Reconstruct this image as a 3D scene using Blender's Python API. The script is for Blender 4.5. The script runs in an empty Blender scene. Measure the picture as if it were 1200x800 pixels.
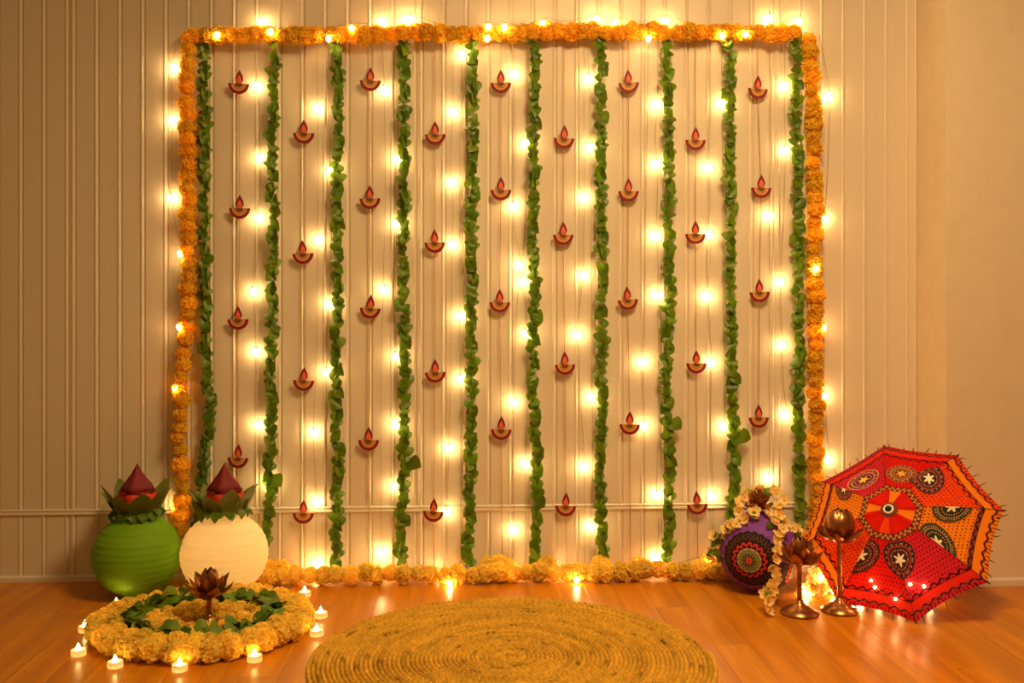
import bpy, math, random
import numpy as np
from mathutils import Vector, Matrix, Euler

random.seed(7)
RNG = np.random.default_rng(7)
PI = math.pi
scene = bpy.context.scene
col = scene.collection

# ------------------------------------------------------------------ camera
F = 1200.0                    # focal length in px of the 1200x800 frame
PSI = math.atan(0.05)         # the wall is turned a little away on the umbrella side
CAM_H = 0.93
D0 = 3.45
Y0 = 350.0                    # horizon row
FW = Vector((math.sin(PSI), math.cos(PSI), 0))
RT = Vector((math.cos(PSI), -math.sin(PSI), 0))
UP = Vector((0, 0, 1))
CAM = Vector((-D0 * math.sin(PSI), -D0 * math.cos(PSI), CAM_H))
cd = bpy.data.cameras.new('camera')
cd.sensor_fit = 'HORIZONTAL'
cd.sensor_width = 36.0
cd.lens = 36.0 * F / 1200.0
cd.shift_y = (Y0 - 400.0) / 1200.0
cd.clip_start = 0.02
cam = bpy.data.objects.new('camera', cd)
cam.location = CAM
cam.rotation_euler = (PI / 2, 0, -PSI)
col.objects.link(cam)
scene.camera = cam

# ------------------------------------------------------------------ world and exposure
world = bpy.data.worlds.new('world')
scene.world = world
world.use_nodes = True
bg = world.node_tree.nodes['Background']
bg.inputs['Color'].default_value = (1.0, 0.50, 0.14, 1)
bg.inputs['Strength'].default_value = 0.105
BULB = 46.0                  # emission strength of the fairy light bulbs
ld = bpy.data.lights.new('ceiling_lamp', 'AREA')     # the room's ceiling lamp, above the frame
ld.shape = 'DISK'
ld.size = 0.7
ld.energy = 44.0
ld.color = (1.0, 0.64, 0.28)
lamp = bpy.data.objects.new('ceiling_lamp', ld)
lamp.location = (0.60, -1.7, 2.6)
lamp.rotation_euler = (0, 0, 0)
col.objects.link(lamp)
scene.view_settings.view_transform = 'Standard'
scene.view_settings.look = 'None'
scene.view_settings.gamma = 1.0
scene.view_settings.use_curve_mapping = False
scene.view_settings.exposure = 0.78


def ray(px, py):
    return FW + RT * ((px - 600.0) / F) - UP * ((py - Y0) / F)


def W(px, py, off=0.0):
    """point of the plane y = -off (parallel to the back wall) behind a pixel"""
    d = ray(px, py)
    return CAM + d * ((-off - CAM.y) / d.y)


def G(px, py, z=0.0):
    """point of the horizontal plane at height z behind a pixel"""
    d = ray(px, py)
    return CAM + d * ((z - CAM.z) / d.z)


# ------------------------------------------------------------------ materials
def lin(r, g, b):
    f = lambda c: (c / 255.0) / 12.92 if c / 255.0 <= 0.04045 else ((c / 255.0 + 0.055) / 1.055) ** 2.4
    return (f(r), f(g), f(b), 1.0)


def mat(name, c, rough=0.6, metal=0.0, transl=0.0, var=0.0, coat=0.0, spec=0.5, attr=None, noise=None, c2=None,
        bump=0.0, tcol=None):
    m = bpy.data.materials.new(name)
    m.use_nodes = True
    nt = m.node_tree
    N, L = nt.nodes, nt.links
    p = N['Principled BSDF']
    out = N['Material Output']
    p.inputs['Roughness'].default_value = rough
    p.inputs['Metallic'].default_value = metal
    p.inputs['Specular IOR Level'].default_value = spec
    if coat:
        p.inputs['Coat Weight'].default_value = coat
        p.inputs['Coat Roughness'].default_value = 0.15
    p.inputs['Base Color'].default_value = c
    src = None
    if attr:
        a = N.new('ShaderNodeAttribute')
        a.attribute_name = attr
        src = a.outputs['Color']
    if noise:
        tc = N.new('ShaderNodeTexCoord')
        mp = N.new('ShaderNodeMapping')
        mp.inputs['Scale'].default_value = noise if isinstance(noise, tuple) else (noise,) * 3
        tx = N.new('ShaderNodeTexNoise')
        tx.inputs['Scale'].default_value = 1.0
        tx.inputs['Detail'].default_value = 5.0
        tx.inputs['Roughness'].default_value = 0.6
        oi = N.new('ShaderNodeObjectInfo')
        ad = N.new('ShaderNodeVectorMath')
        ad.operation = 'ADD'
        ml = N.new('ShaderNodeMath')
        ml.operation = 'MULTIPLY'
        ml.inputs[1].default_value = 50.0
        L.new(oi.outputs['Random'], ml.inputs[0])
        L.new(tc.outputs['Object'], mp.inputs['Vector'])
        L.new(mp.outputs['Vector'], ad.inputs[0])
        L.new(ml.outputs[0], ad.inputs[1])
        L.new(ad.outputs[0], tx.inputs['Vector'])
        if c2 is not None:
            rp = N.new('ShaderNodeValToRGB')
            rp.color_ramp.elements[0].position = 0.32
            rp.color_ramp.elements[1].position = 0.68
            rp.color_ramp.elements[0].color = c2
            rp.color_ramp.elements[1].color = c
            L.new(tx.outputs['Fac'], rp.inputs['Fac'])
            src = rp.outputs['Color']
        if bump:
            b = N.new('ShaderNodeBump')
            b.inputs['Strength'].default_value = bump
            b.inputs['Distance'].default_value = 0.002
            L.new(tx.outputs['Fac'], b.inputs['Height'])
            L.new(b.outputs['Normal'], p.inputs['Normal'])
    if var:
        oi2 = N.new('ShaderNodeObjectInfo')
        hs = N.new('ShaderNodeHueSaturation')
        mr = N.new('ShaderNodeMapRange')
        mr.inputs['To Min'].default_value = 1.0 - var
        mr.inputs['To Max'].default_value = 1.0 + var
        L.new(oi2.outputs['Random'], mr.inputs['Value'])
        L.new(mr.outputs['Result'], hs.inputs['Value'])
        mr2 = N.new('ShaderNodeMapRange')
        mr2.inputs['To Min'].default_value = 0.5 - var * 0.05
        mr2.inputs['To Max'].default_value = 0.5 + var * 0.05
        wn = N.new('ShaderNodeMath')
        wn.operation = 'FRACT'
        m7 = N.new('ShaderNodeMath')
        m7.operation = 'MULTIPLY'
        m7.inputs[1].default_value = 17.31
        L.new(oi2.outputs['Random'], m7.inputs[0])
        L.new(m7.outputs[0], wn.inputs[0])
        L.new(wn.outputs[0], mr2.inputs['Value'])
        L.new(mr2.outputs['Result'], hs.inputs['Hue'])
        hs.inputs['Color'].default_value = c
        if src is not None:
            L.new(src, hs.inputs['Color'])
        src = hs.outputs['Color']
    if src is not None:
        L.new(src, p.inputs['Base Color'])
    if transl:
        t = N.new('ShaderNodeBsdfTranslucent')
        t.inputs['Color'].default_value = tcol or c
        if src is not None and tcol is None:
            L.new(src, t.inputs['Color'])
        mx = N.new('ShaderNodeMixShader')
        mx.inputs[0].default_value = transl
        L.new(p.outputs[0], mx.inputs[1])
        L.new(t.outputs[0], mx.inputs[2])
        L.new(mx.outputs[0], out.inputs['Surface'])
    return m


def emis(name, c, s):
    m = bpy.data.materials.new(name)
    m.use_nodes = True
    nt = m.node_tree
    nt.nodes.remove(nt.nodes['Principled BSDF'])
    e = nt.nodes.new('ShaderNodeEmission')
    e.inputs['Color'].default_value = c
    e.inputs['Strength'].default_value = s
    nt.links.new(e.outputs[0], nt.nodes['Material Output'].inputs['Surface'])
    return m


M = dict(
    wall=mat('cream_panel_paint', (0.70, 0.615, 0.49, 1), 0.38, noise=(3, 3, 0.4), c2=(0.665, 0.58, 0.455, 1), coat=0.06),
    plaster=mat('cream_plaster', (0.74, 0.63, 0.46, 1), 0.75, noise=18, c2=(0.70, 0.59, 0.43, 1), bump=0.15),
    skirting=mat('skirting_paint', (0.70, 0.62, 0.52, 1), 0.5),
    subfloor=mat('subfloor', lin(70, 36, 14), 0.7),
    wood=mat('varnished_plank', lin(206, 130, 12), 0.34, noise=(30, 1.6, 8), c2=lin(174, 102, 8), var=0.07, spec=0.38, coat=0.06, bump=0.03),
    jute=mat('jute_braid', lin(226, 176, 60), 0.9, noise=160, bump=0.7, spec=0.1, attr='Col'),
    marigold=mat('marigold_petal', (1.0, 0.69, 0.06, 1), 0.75, transl=0.5, var=0.12, spec=0.15),
    marigold_floor=mat('marigold_petal_pale', (1.0, 0.80, 0.16, 1), 0.75, transl=0.5, var=0.10, spec=0.15),
    thread=mat('dark_thread', lin(90, 60, 20), 0.8),
    leaf=mat('leaf_green', lin(100, 132, 16), 0.42, transl=0.30, var=0.35),
    leaf_dark=mat('mango_leaf', lin(104, 116, 40), 0.45, transl=0.15, var=0.25),
    stem=mat('garland_string', lin(110, 130, 50), 0.7),
    gold_thread=mat('gold_thread', lin(196, 140, 40), 0.4, metal=0.3),
    maroon=mat('maroon_board', lin(132, 14, 30), 0.6),
    gold=mat('gold_board', lin(226, 164, 84), 0.5),
    brown=mat('brown_board', lin(120, 72, 24), 0.6),
    pink=mat('pink_board', lin(236, 110, 88), 0.6),
    orange=mat('orange_board', lin(224, 110, 40), 0.6),
    wire=mat('clear_wire', lin(150, 118, 60), 0.4),
    bulb=emis('warm_bulb', (1.0, 0.64, 0.24, 1), BULB),
    green_paper=mat('green_paper', lin(134, 190, 14), 0.7, transl=0.3),
    cream_paper=mat('cream_paper', lin(255, 244, 214), 0.7, transl=0.5),
    purple_paper=mat('purple_paper', lin(134, 66, 182), 0.65, transl=0.2),
    red_cloth=mat('red_cloth', lin(228, 70, 30), 0.7, noise=60, c2=lin(205, 48, 24), transl=0.1),
    maroon_cloth=mat('maroon_cloth', lin(120, 16, 24), 0.7),
    bronze=mat('bronze', lin(196, 132, 80), 0.30, metal=0.85, noise=40, c2=lin(128, 80, 48)),
    print_=mat('printed_pattern', (1, 1, 1, 1), 0.75, attr='Col', spec=0.2),
    cloth_print=mat('block_printed_cotton', (1, 1, 1, 1), 0.8, attr='Col', spec=0.15, transl=0.42),
    black=mat('black_metal', lin(26, 20, 18), 0.45),
    steel=mat('umbrella_steel', lin(170, 165, 160), 0.3, metal=1.0),
    bamboo=mat('wooden_handle', lin(150, 96, 48), 0.5),
    white=mat('white_plastic', lin(245, 240, 230), 0.4),
    cup=mat('tea_light_cup', lin(255, 236, 214), 0.5, transl=0.45),
    flame=emis('led_flame', (1.0, 0.58, 0.16, 1), 26.0),
    blossom=mat('cream_blossom', lin(255, 232, 160), 0.7, transl=0.35, var=0.1),
    blossom_core=mat('blossom_core', lin(240, 170, 40), 0.7),
    fringe=mat('fringe_thread', lin(52, 22, 26), 0.8),
    string=mat('white_wire', lin(200, 180, 140), 0.6),
)


# ------------------------------------------------------------------ mesh helpers
class MB:
    def __init__(self):
        self.v, self.f = [], []

    def add(self, vs, fs):
        o = len(self.v)
        self.v += [tuple(p) for p in vs]
        self.f += [tuple(i + o for i in q) for q in fs]
        return self

    def box(self, x0, x1, y0, y1, z0, z1):
        vs = [(x, y, z) for x in (x0, x1) for y in (y0, y1) for z in (z0, z1)]
        return self.add(vs, [(0, 1, 3, 2), (4, 6, 7, 5), (0, 4, 5, 1), (2, 3, 7, 6), (0, 2, 6, 4), (1, 5, 7, 3)])

    def tube(self, path, r, n=6, closed=False):
        P = [Vector(p) for p in path]
        m = len(P)
        rs = r if isinstance(r, (list, tuple)) else [r] * m
        vs, fs = [], []
        ref = None
        for i in range(m):
            a = P[i - 1] if (i > 0 or closed) else P[i]
            b = P[(i + 1) % m] if (i < m - 1 or closed) else P[i]
            t = (b - a)
            t = t.normalized() if t.length > 1e-9 else Vector((0, 0, 1))
            if ref is None:
                ref = Vector((1, 0, 0)) if abs(t.x) < 0.8 else Vector((0, 1, 0))
            u = (ref - t * ref.dot(t)).normalized()
            w = t.cross(u)
            ref = u
            for k in range(n):
                an = 2 * PI * k / n
                vs.append(P[i] + (u * math.cos(an) + w * math.sin(an)) * rs[i])
        for i in range(m if closed else m - 1):
            j = (i + 1) % m
            for k in range(n):
                l = (k + 1) % n
                fs.append((i * n + k, i * n + l, j * n + l, j * n + k))
        if not closed:
            fs.append(tuple(range(n - 1, -1, -1)))
            fs.append(tuple((m - 1) * n + k for k in range(n)))
        return self.add(vs, fs)

    def lathe(self, prof, n=24, c=(0, 0, 0), wob=None):
        vs, fs = [], []
        for i, (r, z) in enumerate(prof):
            for k in range(n):
                a = 2 * PI * k / n
                rr = r * (wob(a, i) if wob else 1.0)
                vs.append((c[0] + rr * math.cos(a), c[1] + rr * math.sin(a), c[2] + z))
        for i in range(len(prof) - 1):
            for k in range(n):
                l = (k + 1) % n
                fs.append((i * n + k, i * n + l, (i + 1) * n + l, (i + 1) * n + k))
        if prof[0][0] > 1e-6:
            fs.append(tuple(range(n - 1, -1, -1)))
        if prof[-1][0] > 1e-6:
            fs.append(tuple((len(prof) - 1) * n + k for k in range(n)))
        return self.add(vs, fs)

    def ball(self, c, r, n=8, m=5, sq=1.0):
        pr = [(max(1e-4, r * math.sin(PI * i / m)), -sq * r * math.cos(PI * i / m)) for i in range(m + 1)]
        return self.lathe(pr, n, c)

    def mesh(self, name, material, smooth=True):
        return mk_mesh(name, self.v, self.f, material, smooth)

    def build(self, name, material, parent=None, smooth=True, base=None):
        b = Vector(base) if base is not None else (parent.location if parent is not None and parent.type == 'EMPTY' else Vector())
        vs = [(p[0] - b[0], p[1] - b[1], p[2] - b[2]) for p in self.v]
        me = mk_mesh(name, vs, self.f, material, smooth)
        return inst(name, me, parent, Vector() if parent is not None else b)


def mk_mesh(name, vs, fs, material, smooth=True):
    me = bpy.data.meshes.new(name)
    me.from_pydata([tuple(v) for v in vs], [], fs)
    if smooth:
        me.polygons.foreach_set('use_smooth', [True] * len(me.polygons))
    me.materials.append(material)
    me.update()
    return me


def inst(name, me, parent=None, loc=(0, 0, 0), rot=None, scale=None):
    o = bpy.data.objects.new(name, me)
    col.objects.link(o)
    o.location = loc
    if rot is not None:
        o.rotation_euler = rot
    if scale is not None:
        o.scale = scale if hasattr(scale, '__len__') else (scale,) * 3
    if parent is not None:
        o.parent = parent
    return o


def tag(o, label, cat, group=None, kind=None):
    o['label'] = label
    o['category'] = cat
    if group:
        o['group'] = group
    if kind:
        o['kind'] = kind
    return o


def thing(name, label, cat, loc, group=None):
    o = bpy.data.objects.new(name, None)
    o.empty_display_size = 0.05
    col.objects.link(o)
    o.location = loc
    return tag(o, label, cat, group)


def struct(o):
    o['kind'] = 'structure'
    return o


ORD = ['', 'first', 'second', 'third', 'fourth', 'fifth', 'sixth', 'seventh', 'eighth', 'ninth']

# ------------------------------------------------------------------ the setting
X_L, X_RET, X_R = -2.5, W(1075, 400).x, 2.7
Y_NEAR = -0.21
WALL_H = 2.5
RAIL_Z = 0.222

# floor: a sub-floor with planks laid towards the wall
floor = struct(MB().box(X_L, X_R, -2.8, 0.06, -0.05, -0.012).build('floor', M['subfloor'], base=(0, 0, 0), smooth=False))
PW, PL = 0.094, 0.92


def plank_mesh(w, l):
    g, b = 0.0002, 0.0005
    m = MB()
    x0, x1, y0, y1 = -w / 2 + g, w / 2 - g, -l / 2 + g, l / 2 - g
    vs = [(x0, y0, -0.012), (x1, y0, -0.012), (x1, y1, -0.012), (x0, y1, -0.012),
          (x0, y0, -b), (x1, y0, -b), (x1, y1, -b), (x0, y1, -b),
          (x0 + b, y0 + b, 0), (x1 - b, y0 + b, 0), (x1 - b, y1 - b, 0), (x0 + b, y1 - b, 0)]
    fs = [(0, 1, 5, 4), (1, 2, 6, 5), (2, 3, 7, 6), (3, 0, 4, 7), (4, 5, 9, 8), (5, 6, 10, 9), (6, 7, 11, 10), (7, 4, 8, 11), (8, 9, 10, 11)]
    return m.add(vs, fs).mesh('plank', M['wood'], False)


PM = plank_mesh(PW, PL)
x = X_L + PW / 2
i = 0
while x < X_R:
    y = 0.05 - ((i * 0.37) % 1.0) * PL
    top = y
    if top < 0.05:
        l = 0.05 - top
        if l > 0.01:
            inst('plank', plank_mesh(PW, l), floor, (x, top + l / 2, 0))
    while y > -2.75:
        inst('plank', PM, floor, (x, y - PL / 2, 0))
        y -= PL
    x += PW
    i += 1

# back wall: backing and beaded boards above and below a low rail
wall = struct(MB().box(X_L, X_RET, 0.004, 0.06, 0, WALL_H).build('wall_back', M['wall'], base=(0, 0, 0), smooth=False))


def board_mesh(w, h):
    pr = [(0, .004), (0.0, .003), (.0035, .003), (.0065, 0), (w - .0105, 0), (w - .009, -.0018), (w - .006, -.0030), (w - .003, -.0020), (w - .0012, 0.0), (w, .002), (w, .004)]
    vs = [(a, b, 0) for a, b in pr] + [(a, b, h) for a, b in pr]
    n = len(pr)
    fs = [(k + 1, k, n + k, n + k + 1) for k in range(n - 1)]
    return MB().add(vs, fs).mesh('panel_board', M['wall'], False)


BW = 0.0748
UPPER = board_mesh(BW, WALL_H - RAIL_Z)
LOWER = board_mesh(BW, RAIL_Z)
NU = board_mesh(0.021, WALL_H - RAIL_Z)
NL = board_mesh(0.021, RAIL_Z)
x = W(87, 20).x + 0.001
xs = []
k = 0
xx = x
while xx < X_RET:
    xs.append((xx, 0)); xx += BW; k += 1
    if k % 16 == 15:
        xs.append((xx, 1)); xx += 0.021
xx = x - 0.021
xs.append((xx, 1))
xx -= BW
while xx > X_L - BW:
    xs.append((xx, 0)); xx -= BW
for xx, nar in xs:
    w_ = 0.021 if nar else BW
    if xx + w_ > X_RET:
        w_ = X_RET - xx
        if w_ < 0.02:
            continue
        inst('panel_board', board_mesh(w_, WALL_H - RAIL_Z), wall, (xx, 0, RAIL_Z))
        inst('panel_board', board_mesh(w_, RAIL_Z), wall, (xx, 0, 0))
        continue
    inst('panel_board', NU if nar else UPPER, wall, (xx, 0, RAIL_Z))
    inst('panel_board', NL if nar else LOWER, wall, (xx, 0, 0))


def mould(prof, x0, x1):
    vs = [(x0, a, b) for a, b in prof] + [(x1, a, b) for a, b in prof]
    n = len(prof)
    return MB().add(vs, [(k, k + 1, n + k + 1, n + k) for k in range(n - 1)] + [tuple(range(n)), tuple(range(2 * n - 1, n - 1, -1))])


struct(mould([(.004, RAIL_Z - .006), (-.003, RAIL_Z - .006), (-.006, RAIL_Z - .003), (-.006, RAIL_Z + .001), (-.0035, RAIL_Z + .003), (-.0035, RAIL_Z + .008), (-.0055, RAIL_Z + .010), (-.004, RAIL_Z + .013), (.004, RAIL_Z + .017)], X_L, X_RET).build('trim_1', M['wall'], base=(0, 0, 0), smooth=False))
struct(mould([(.004, 0), (-.010, 0), (-.010, .014), (-.007, .019), (.004, .020)], X_L, X_RET).build('baseboard_back', M['skirting'], base=(0, 0, 0), smooth=False))
# the plain wall that stands forward on the umbrella side
struct(MB().box(X_RET, X_R, Y_NEAR, 0.06, 0, WALL_H).build('wall_right', M['plaster'], base=(0, 0, 0), smooth=False))
struct(mould([(Y_NEAR, 0.0005), (Y_NEAR - .008, 0.0005), (Y_NEAR - .008, .020), (Y_NEAR - .005, .025), (Y_NEAR, .026)], X_RET, X_R).build('baseboard_right', M['skirting'], base=(0, 0, 0), smooth=False))

# ------------------------------------------------------------------ braided jute rug
RC = G(598.5, 772.5)
RR = 0.522


def rug():
    pitch, per = 0.0118, 0.017
    turns = int(RR / pitch)
    th = [0.0]
    while th[-1] < turns * 2 * PI:
        r = max(pitch * th[-1] / (2 * PI), 0.004)
        th.append(th[-1] + min(per / 4 / r, 0.35))
    th = np.array(th)
    r = pitch * th / (2 * PI)
    s = np.concatenate([[0], np.cumsum(np.hypot(np.diff(r * np.cos(th)), np.diff(r * np.sin(th))))])
    rows = []
    K = 5
    for k in range(K):
        q = k / (K - 1) * 2 - 1
        ph = s / per * 2 * PI
        hgt = 0.0105 * (1 - 0.75 * q * q) + 0.0026 * np.sin(ph + q * 2.2) + RNG.normal(0, 0.0006, len(th))
        if k in (0, K - 1):
            hgt = np.full(len(th), 0.0015)
        rr = np.maximum(r + q * pitch * 0.52, 0) + 0.0010 * np.sin(ph * 0.5 + k) * (abs(q) < .9)
        rows.append(np.stack([rr * np.cos(th), rr * np.sin(th), np.maximum(hgt, 0.001)], 1))
    vs = np.stack(rows, 1).reshape(-1, 3)
    n = len(th)
    i = np.arange(n - 1)[:, None] * K + np.arange(K - 1)[None]
    fs = np.stack([i, i + K, i + K + 1, i + 1], -1).reshape(-1, 4)
    me = bpy.data.meshes.new('jute_rug')
    me.from_pydata(vs.tolist(), [], fs.tolist())
    me.polygons.foreach_set('use_smooth', [True] * len(me.polygons))
    me.materials.append(M['jute'])
    me.update()
    # every few centimetres the fibre changes tone; a few dark flecks
    m_ = n // 22 + 2
    tone = np.interp(np.arange(n), np.arange(m_) * 22, RNG.normal(0, .10, m_)) + RNG.normal(0, .13, n) + .03 * np.sin(r * 70)
    fleck = np.interp(np.arange(n), np.arange(n // 6 + 2) * 6, (RNG.random(n // 6 + 2) < .035) * .55)
    tone = np.clip(1 + tone - fleck, .25, 1.35)
    cc = np.ones((n, K, 4), dtype=np.float32)
    cc[:, :, :3] = (np.array([0.56, 0.315, 0.036])[None, None, :] * tone[:, None, None])
    ca = me.color_attributes.new('Col', 'FLOAT_COLOR', 'POINT')
    ca.data.foreach_set('color', np.clip(cc, 0, 1).ravel())
    o = inst('jute_rug', me, None, (RC.x, RC.y, 0.0))
    tag(o, 'round golden braided jute rug lying on the plank floor', 'rug')


rug()


# ------------------------------------------------------------------ marigolds
def marigold_mesh(seed, R=0.030, N=84, material=None):
    rg = np.random.default_rng(seed)
    m = MB()
    m.ball((0, 0, 0), R * 0.80, 10, 6)
    for i in range(N):
        z = 1 - 2 * (i + 0.5) / N
        a = i * 2.39996 + rg.normal() * .15
        q = math.sqrt(max(0, 1 - z * z))
        d = Vector((q * math.cos(a), q * math.sin(a), z * 0.86))
        d = (d + Vector(rg.normal(0, .12, 3))).normalized()
        t = d.orthogonal().normalized()
        t.rotate(Matrix.Rotation(rg.uniform(0, 6.28), 3, d))
        b = d.cross(t)
        ln = R * rg.uniform(.90, 1.06)
        wd = R * rg.uniform(.26, .38)
        cu = R * rg.uniform(.05, .16)
        p0 = d * R * 0.5
        pm = d * ln * 0.82
        pt = d * ln
        vs = [p0 - t * wd * .4, p0 + t * wd * .4,
              pm - t * wd + b * cu, pm + t * wd + b * cu * .6,
              pt - t * wd * .75 - b * cu * .4, pt + b * cu * 1.2, pt + t * wd * .8 - b * cu * .5]
        m.add(vs, [(0, 1, 3, 2), (2, 3, 5), (2, 5, 4), (3, 6, 5)])
    return m.mesh('marigold_flower', material or M['marigold'], False)


FLW = [marigold_mesh(s) for s in range(4)]
FLF = [marigold_mesh(s + 20, 0.029, material=M['marigold_floor']) for s in range(4)]


def resample(pts, step):
    P = [Vector(p) for p in pts]
    out = [P[0].copy()]
    acc = 0.0
    for a, b in zip(P[:-1], P[1:]):
        L = (b - a).length
        t = step - acc
        while t <= L:
            out.append(a.lerp(b, t / L))
            t += step
        acc = L - (t - step)
    return out


def smooth_path(pts, n=8):
    P = [Vector(p) for p in pts]
    if len(P) < 3:
        return P
    Q = [P[0] * 2 - P[1]] + P + [P[-1] * 2 - P[-2]]
    out = []
    for i in range(1, len(Q) - 2):
        for k in range(n):
            t = k / n
            p0, p1, p2, p3 = Q[i - 1:i + 3]
            out.append(0.5 * ((2 * p1) + (p2 - p0) * t + (2 * p0 - 5 * p1 + 4 * p2 - p3) * t * t + (3 * p1 - p0 - 3 * p2 + p3) * t ** 3))
    out.append(P[-1])
    return out


def rand_rot():
    return Euler((random.uniform(0, 6.28), random.uniform(0, 6.28), random.uniform(0, 6.28)))


def garland(name, label, pts, step, meshes, s0=0.9, s1=1.12, jit=0.003, skip=None, group=None, zmin=None, extra=()):
    path = smooth_path(pts)
    base = min(path, key=lambda p: p.z).copy()
    t = thing(name, label, 'garland', base, group)
    MB().tube(path, 0.0012, 5).build('string', M['thread'], t)
    for p in list(resample(path, step)) + [Vector(e) for e in extra]:
        if skip and skip(p):
            continue
        s = random.uniform(s0, s1)
        q = p + Vector((random.gauss(0, jit), random.gauss(0, jit), random.gauss(0, jit)))
        if zmin is not None:
            q.z = max(q.z, 0.0265 * s + zmin)
        inst('flower', random.choice(meshes), t, q - base, rand_rot(), s)
    return t


OFF = 0.038
garland('marigold_garland', 'orange marigold garland running along the top of the decorated wall',
        [W(p, q, OFF) for p, q in [(228, 43), (260, 41), (330, 41), (420, 41), (500, 38), (560, 40), (640, 36), (720, 37), (790, 38), (850, 39), (900, 38), (944, 38)]], 0.040, FLW)
garland('marigold_garland', 'orange marigold garland hanging down the wall behind the green and cream lanterns',
        [W(p, q, OFF) for p, q in [(221, 46), (219, 100), (220, 160), (220, 230), (219, 300), (220, 350), (217, 395), (213, 440), (211, 500), (213, 560), (212, 610), (212, 640)]], 0.041, FLW, 0.82, 1.05)
garland('marigold_garland', 'orange marigold garland hanging down the wall behind the patchwork umbrella',
        [W(p, q, OFF) for p, q in [(948, 48), (952, 90), (953, 160), (955, 230), (954, 300), (956, 360), (955, 430), (957, 500), (956, 560), (957, 620), (956, 650)]], 0.041, FLW, 0.82, 1.08)
yb = -0.093
bot = [Vector((W(p, 600).x, yb + o, 0.030)) for p, o in [(322, -.02), (350, .0), (400, .0), (450, .005), (500, .0), (550, -.005), (600, .0), (650, .005), (700, -.003), (760, .0), (810, .004), (842, -.002)]]
ext = [Vector((W(p, 600).x, y, z)) for p, y, z in [(572, -.05, .045), (584, -.045, .055), (596, -.05, .04), (828, -.05, .045), (840, -.045, .060), (853, -.05, .05), (848, -.09, .068), (322, -.075, .06), (334, -.06, .045), (700, -.055, .04), (640, -.05, .04), (745, -.05, .04)]]
garland('marigold_garland', 'yellow marigold garland lying on the floor along the foot of the wall', bot, 0.044, FLF, 0.95, 1.2, 0.004, zmin=0.002, extra=ext)


# ------------------------------------------------------------------ green leaf strands
def leaf_mesh(name, L, w, fold, curl, material, tipsharp=1.0, n=5):
    vs, fs = [], []
    for i in range(n + 1):
        t = i / n
        half = w * 0.5 * (math.sin(PI * t ** (0.75 * tipsharp)) ** 0.75 if 0 < t < 1 else 0.04)
        z = -L * t
        y = -curl * math.sin(PI * t * .9) * L
        vs += [(-half, y - fold * half, z), (0, y, z), (half, y - fold * half, z)]
    for i in range(n):
        a = i * 3
        fs += [(a, a + 1, a + 4, a + 3), (a + 1, a + 2, a + 5, a + 4)]
    return MB().add(vs, fs).mesh(name, material, True)


LEAVES = [leaf_mesh('leaf', .046, .044, .35, .18, M['leaf'], .9),
          leaf_mesh('leaf', .042, .047, .15, .28, M['leaf'], .8),
          leaf_mesh('leaf', .048, .040, .60, .10, M['leaf'], 1.0)]


def leaf_strand(label, pts, group='green leaf strands hanging on the wall', off=0.020, step=0.0135):
    path = smooth_path([W(p, q, off) for p, q in pts])
    base = path[-1].copy()
    t = thing('leaf_strand', label, 'garland', base, group)
    MB().tube(path, 0.0011, 5).build('string', M['stem'], t)
    for k, p in enumerate(resample(path, step)):
        if random.random() < 0.04:
            continue
        side = 1 if k % 2 else -1
        rz = side * random.uniform(0.0, 0.7)
        rx = random.uniform(-.45, .12)
        ry = side * random.uniform(0.0, .75)
        q = p + Vector((side * random.uniform(-.002, .008), random.uniform(-.006, .0), .020 + random.uniform(-.004, .004)))
        inst('leaf', random.choice(LEAVES), t, q - base, Euler((rx, ry, rz), 'XYZ'), random.uniform(.78, 1.0))
    return t


SP = [
    [(240, 48), (240, 160), (241, 280), (243, 400), (246, 480), (242, 530), (236, 580), (232, 630)],
    [(323, 56), (320, 150), (321, 270), (319, 400), (318, 500), (318, 560), (315, 610), (313, 640)],
    [(394, 52), (397, 130), (396, 240), (397, 340), (395, 430), (397, 520), (396, 600), (394, 664)],
    [(474, 50), (474, 160), (473, 300), (474, 420), (475, 520), (472, 590), (470, 664)],
    [(553, 48), (554, 120), (553, 250), (553, 400), (552, 500), (551, 580), (549, 662)],
    [(626, 42), (626, 140), (625, 250), (626, 350), (625, 450), (628, 530), (629, 600), (626, 664)],
    [(705, 46), (704, 150), (704, 260), (705, 380), (705, 490), (702, 570), (705, 658)],
    [(781, 52), (783, 150), (783, 260), (783, 360), (780, 450), (783, 540), (783, 600), (782, 656)],
    [(854, 52), (854, 160), (855, 280), (856, 390), (857, 470), (858, 540), (857, 600), (856, 640)],
    [(931, 46), (932, 140), (934, 250), (935, 350), (934, 450), (935, 530), (935, 590), (934, 640)],
]
for k, pts in enumerate(SP):
    if k < 5:
        lab = 'leafy green strand, %s in from the marigold column behind the green and cream lanterns' % ORD[k + 1]
    else:
        lab = 'leafy green strand, %s in from the marigold column behind the patchwork umbrella' % ORD[10 - k]
    s = leaf_strand(lab, pts)
    for (kk, px, py, rz) in [(7, 788, 492, -.9), (8, 867, 508, -1.2), (1, 323, 556, -.6), (3, 482, 538, -1.0)]:
        if kk == k:
            inst('leaf', LEAVES[1], s, W(px - 3, py, .03) - s.location, Euler((-.1, rz, .1)), 1.15)


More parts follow.
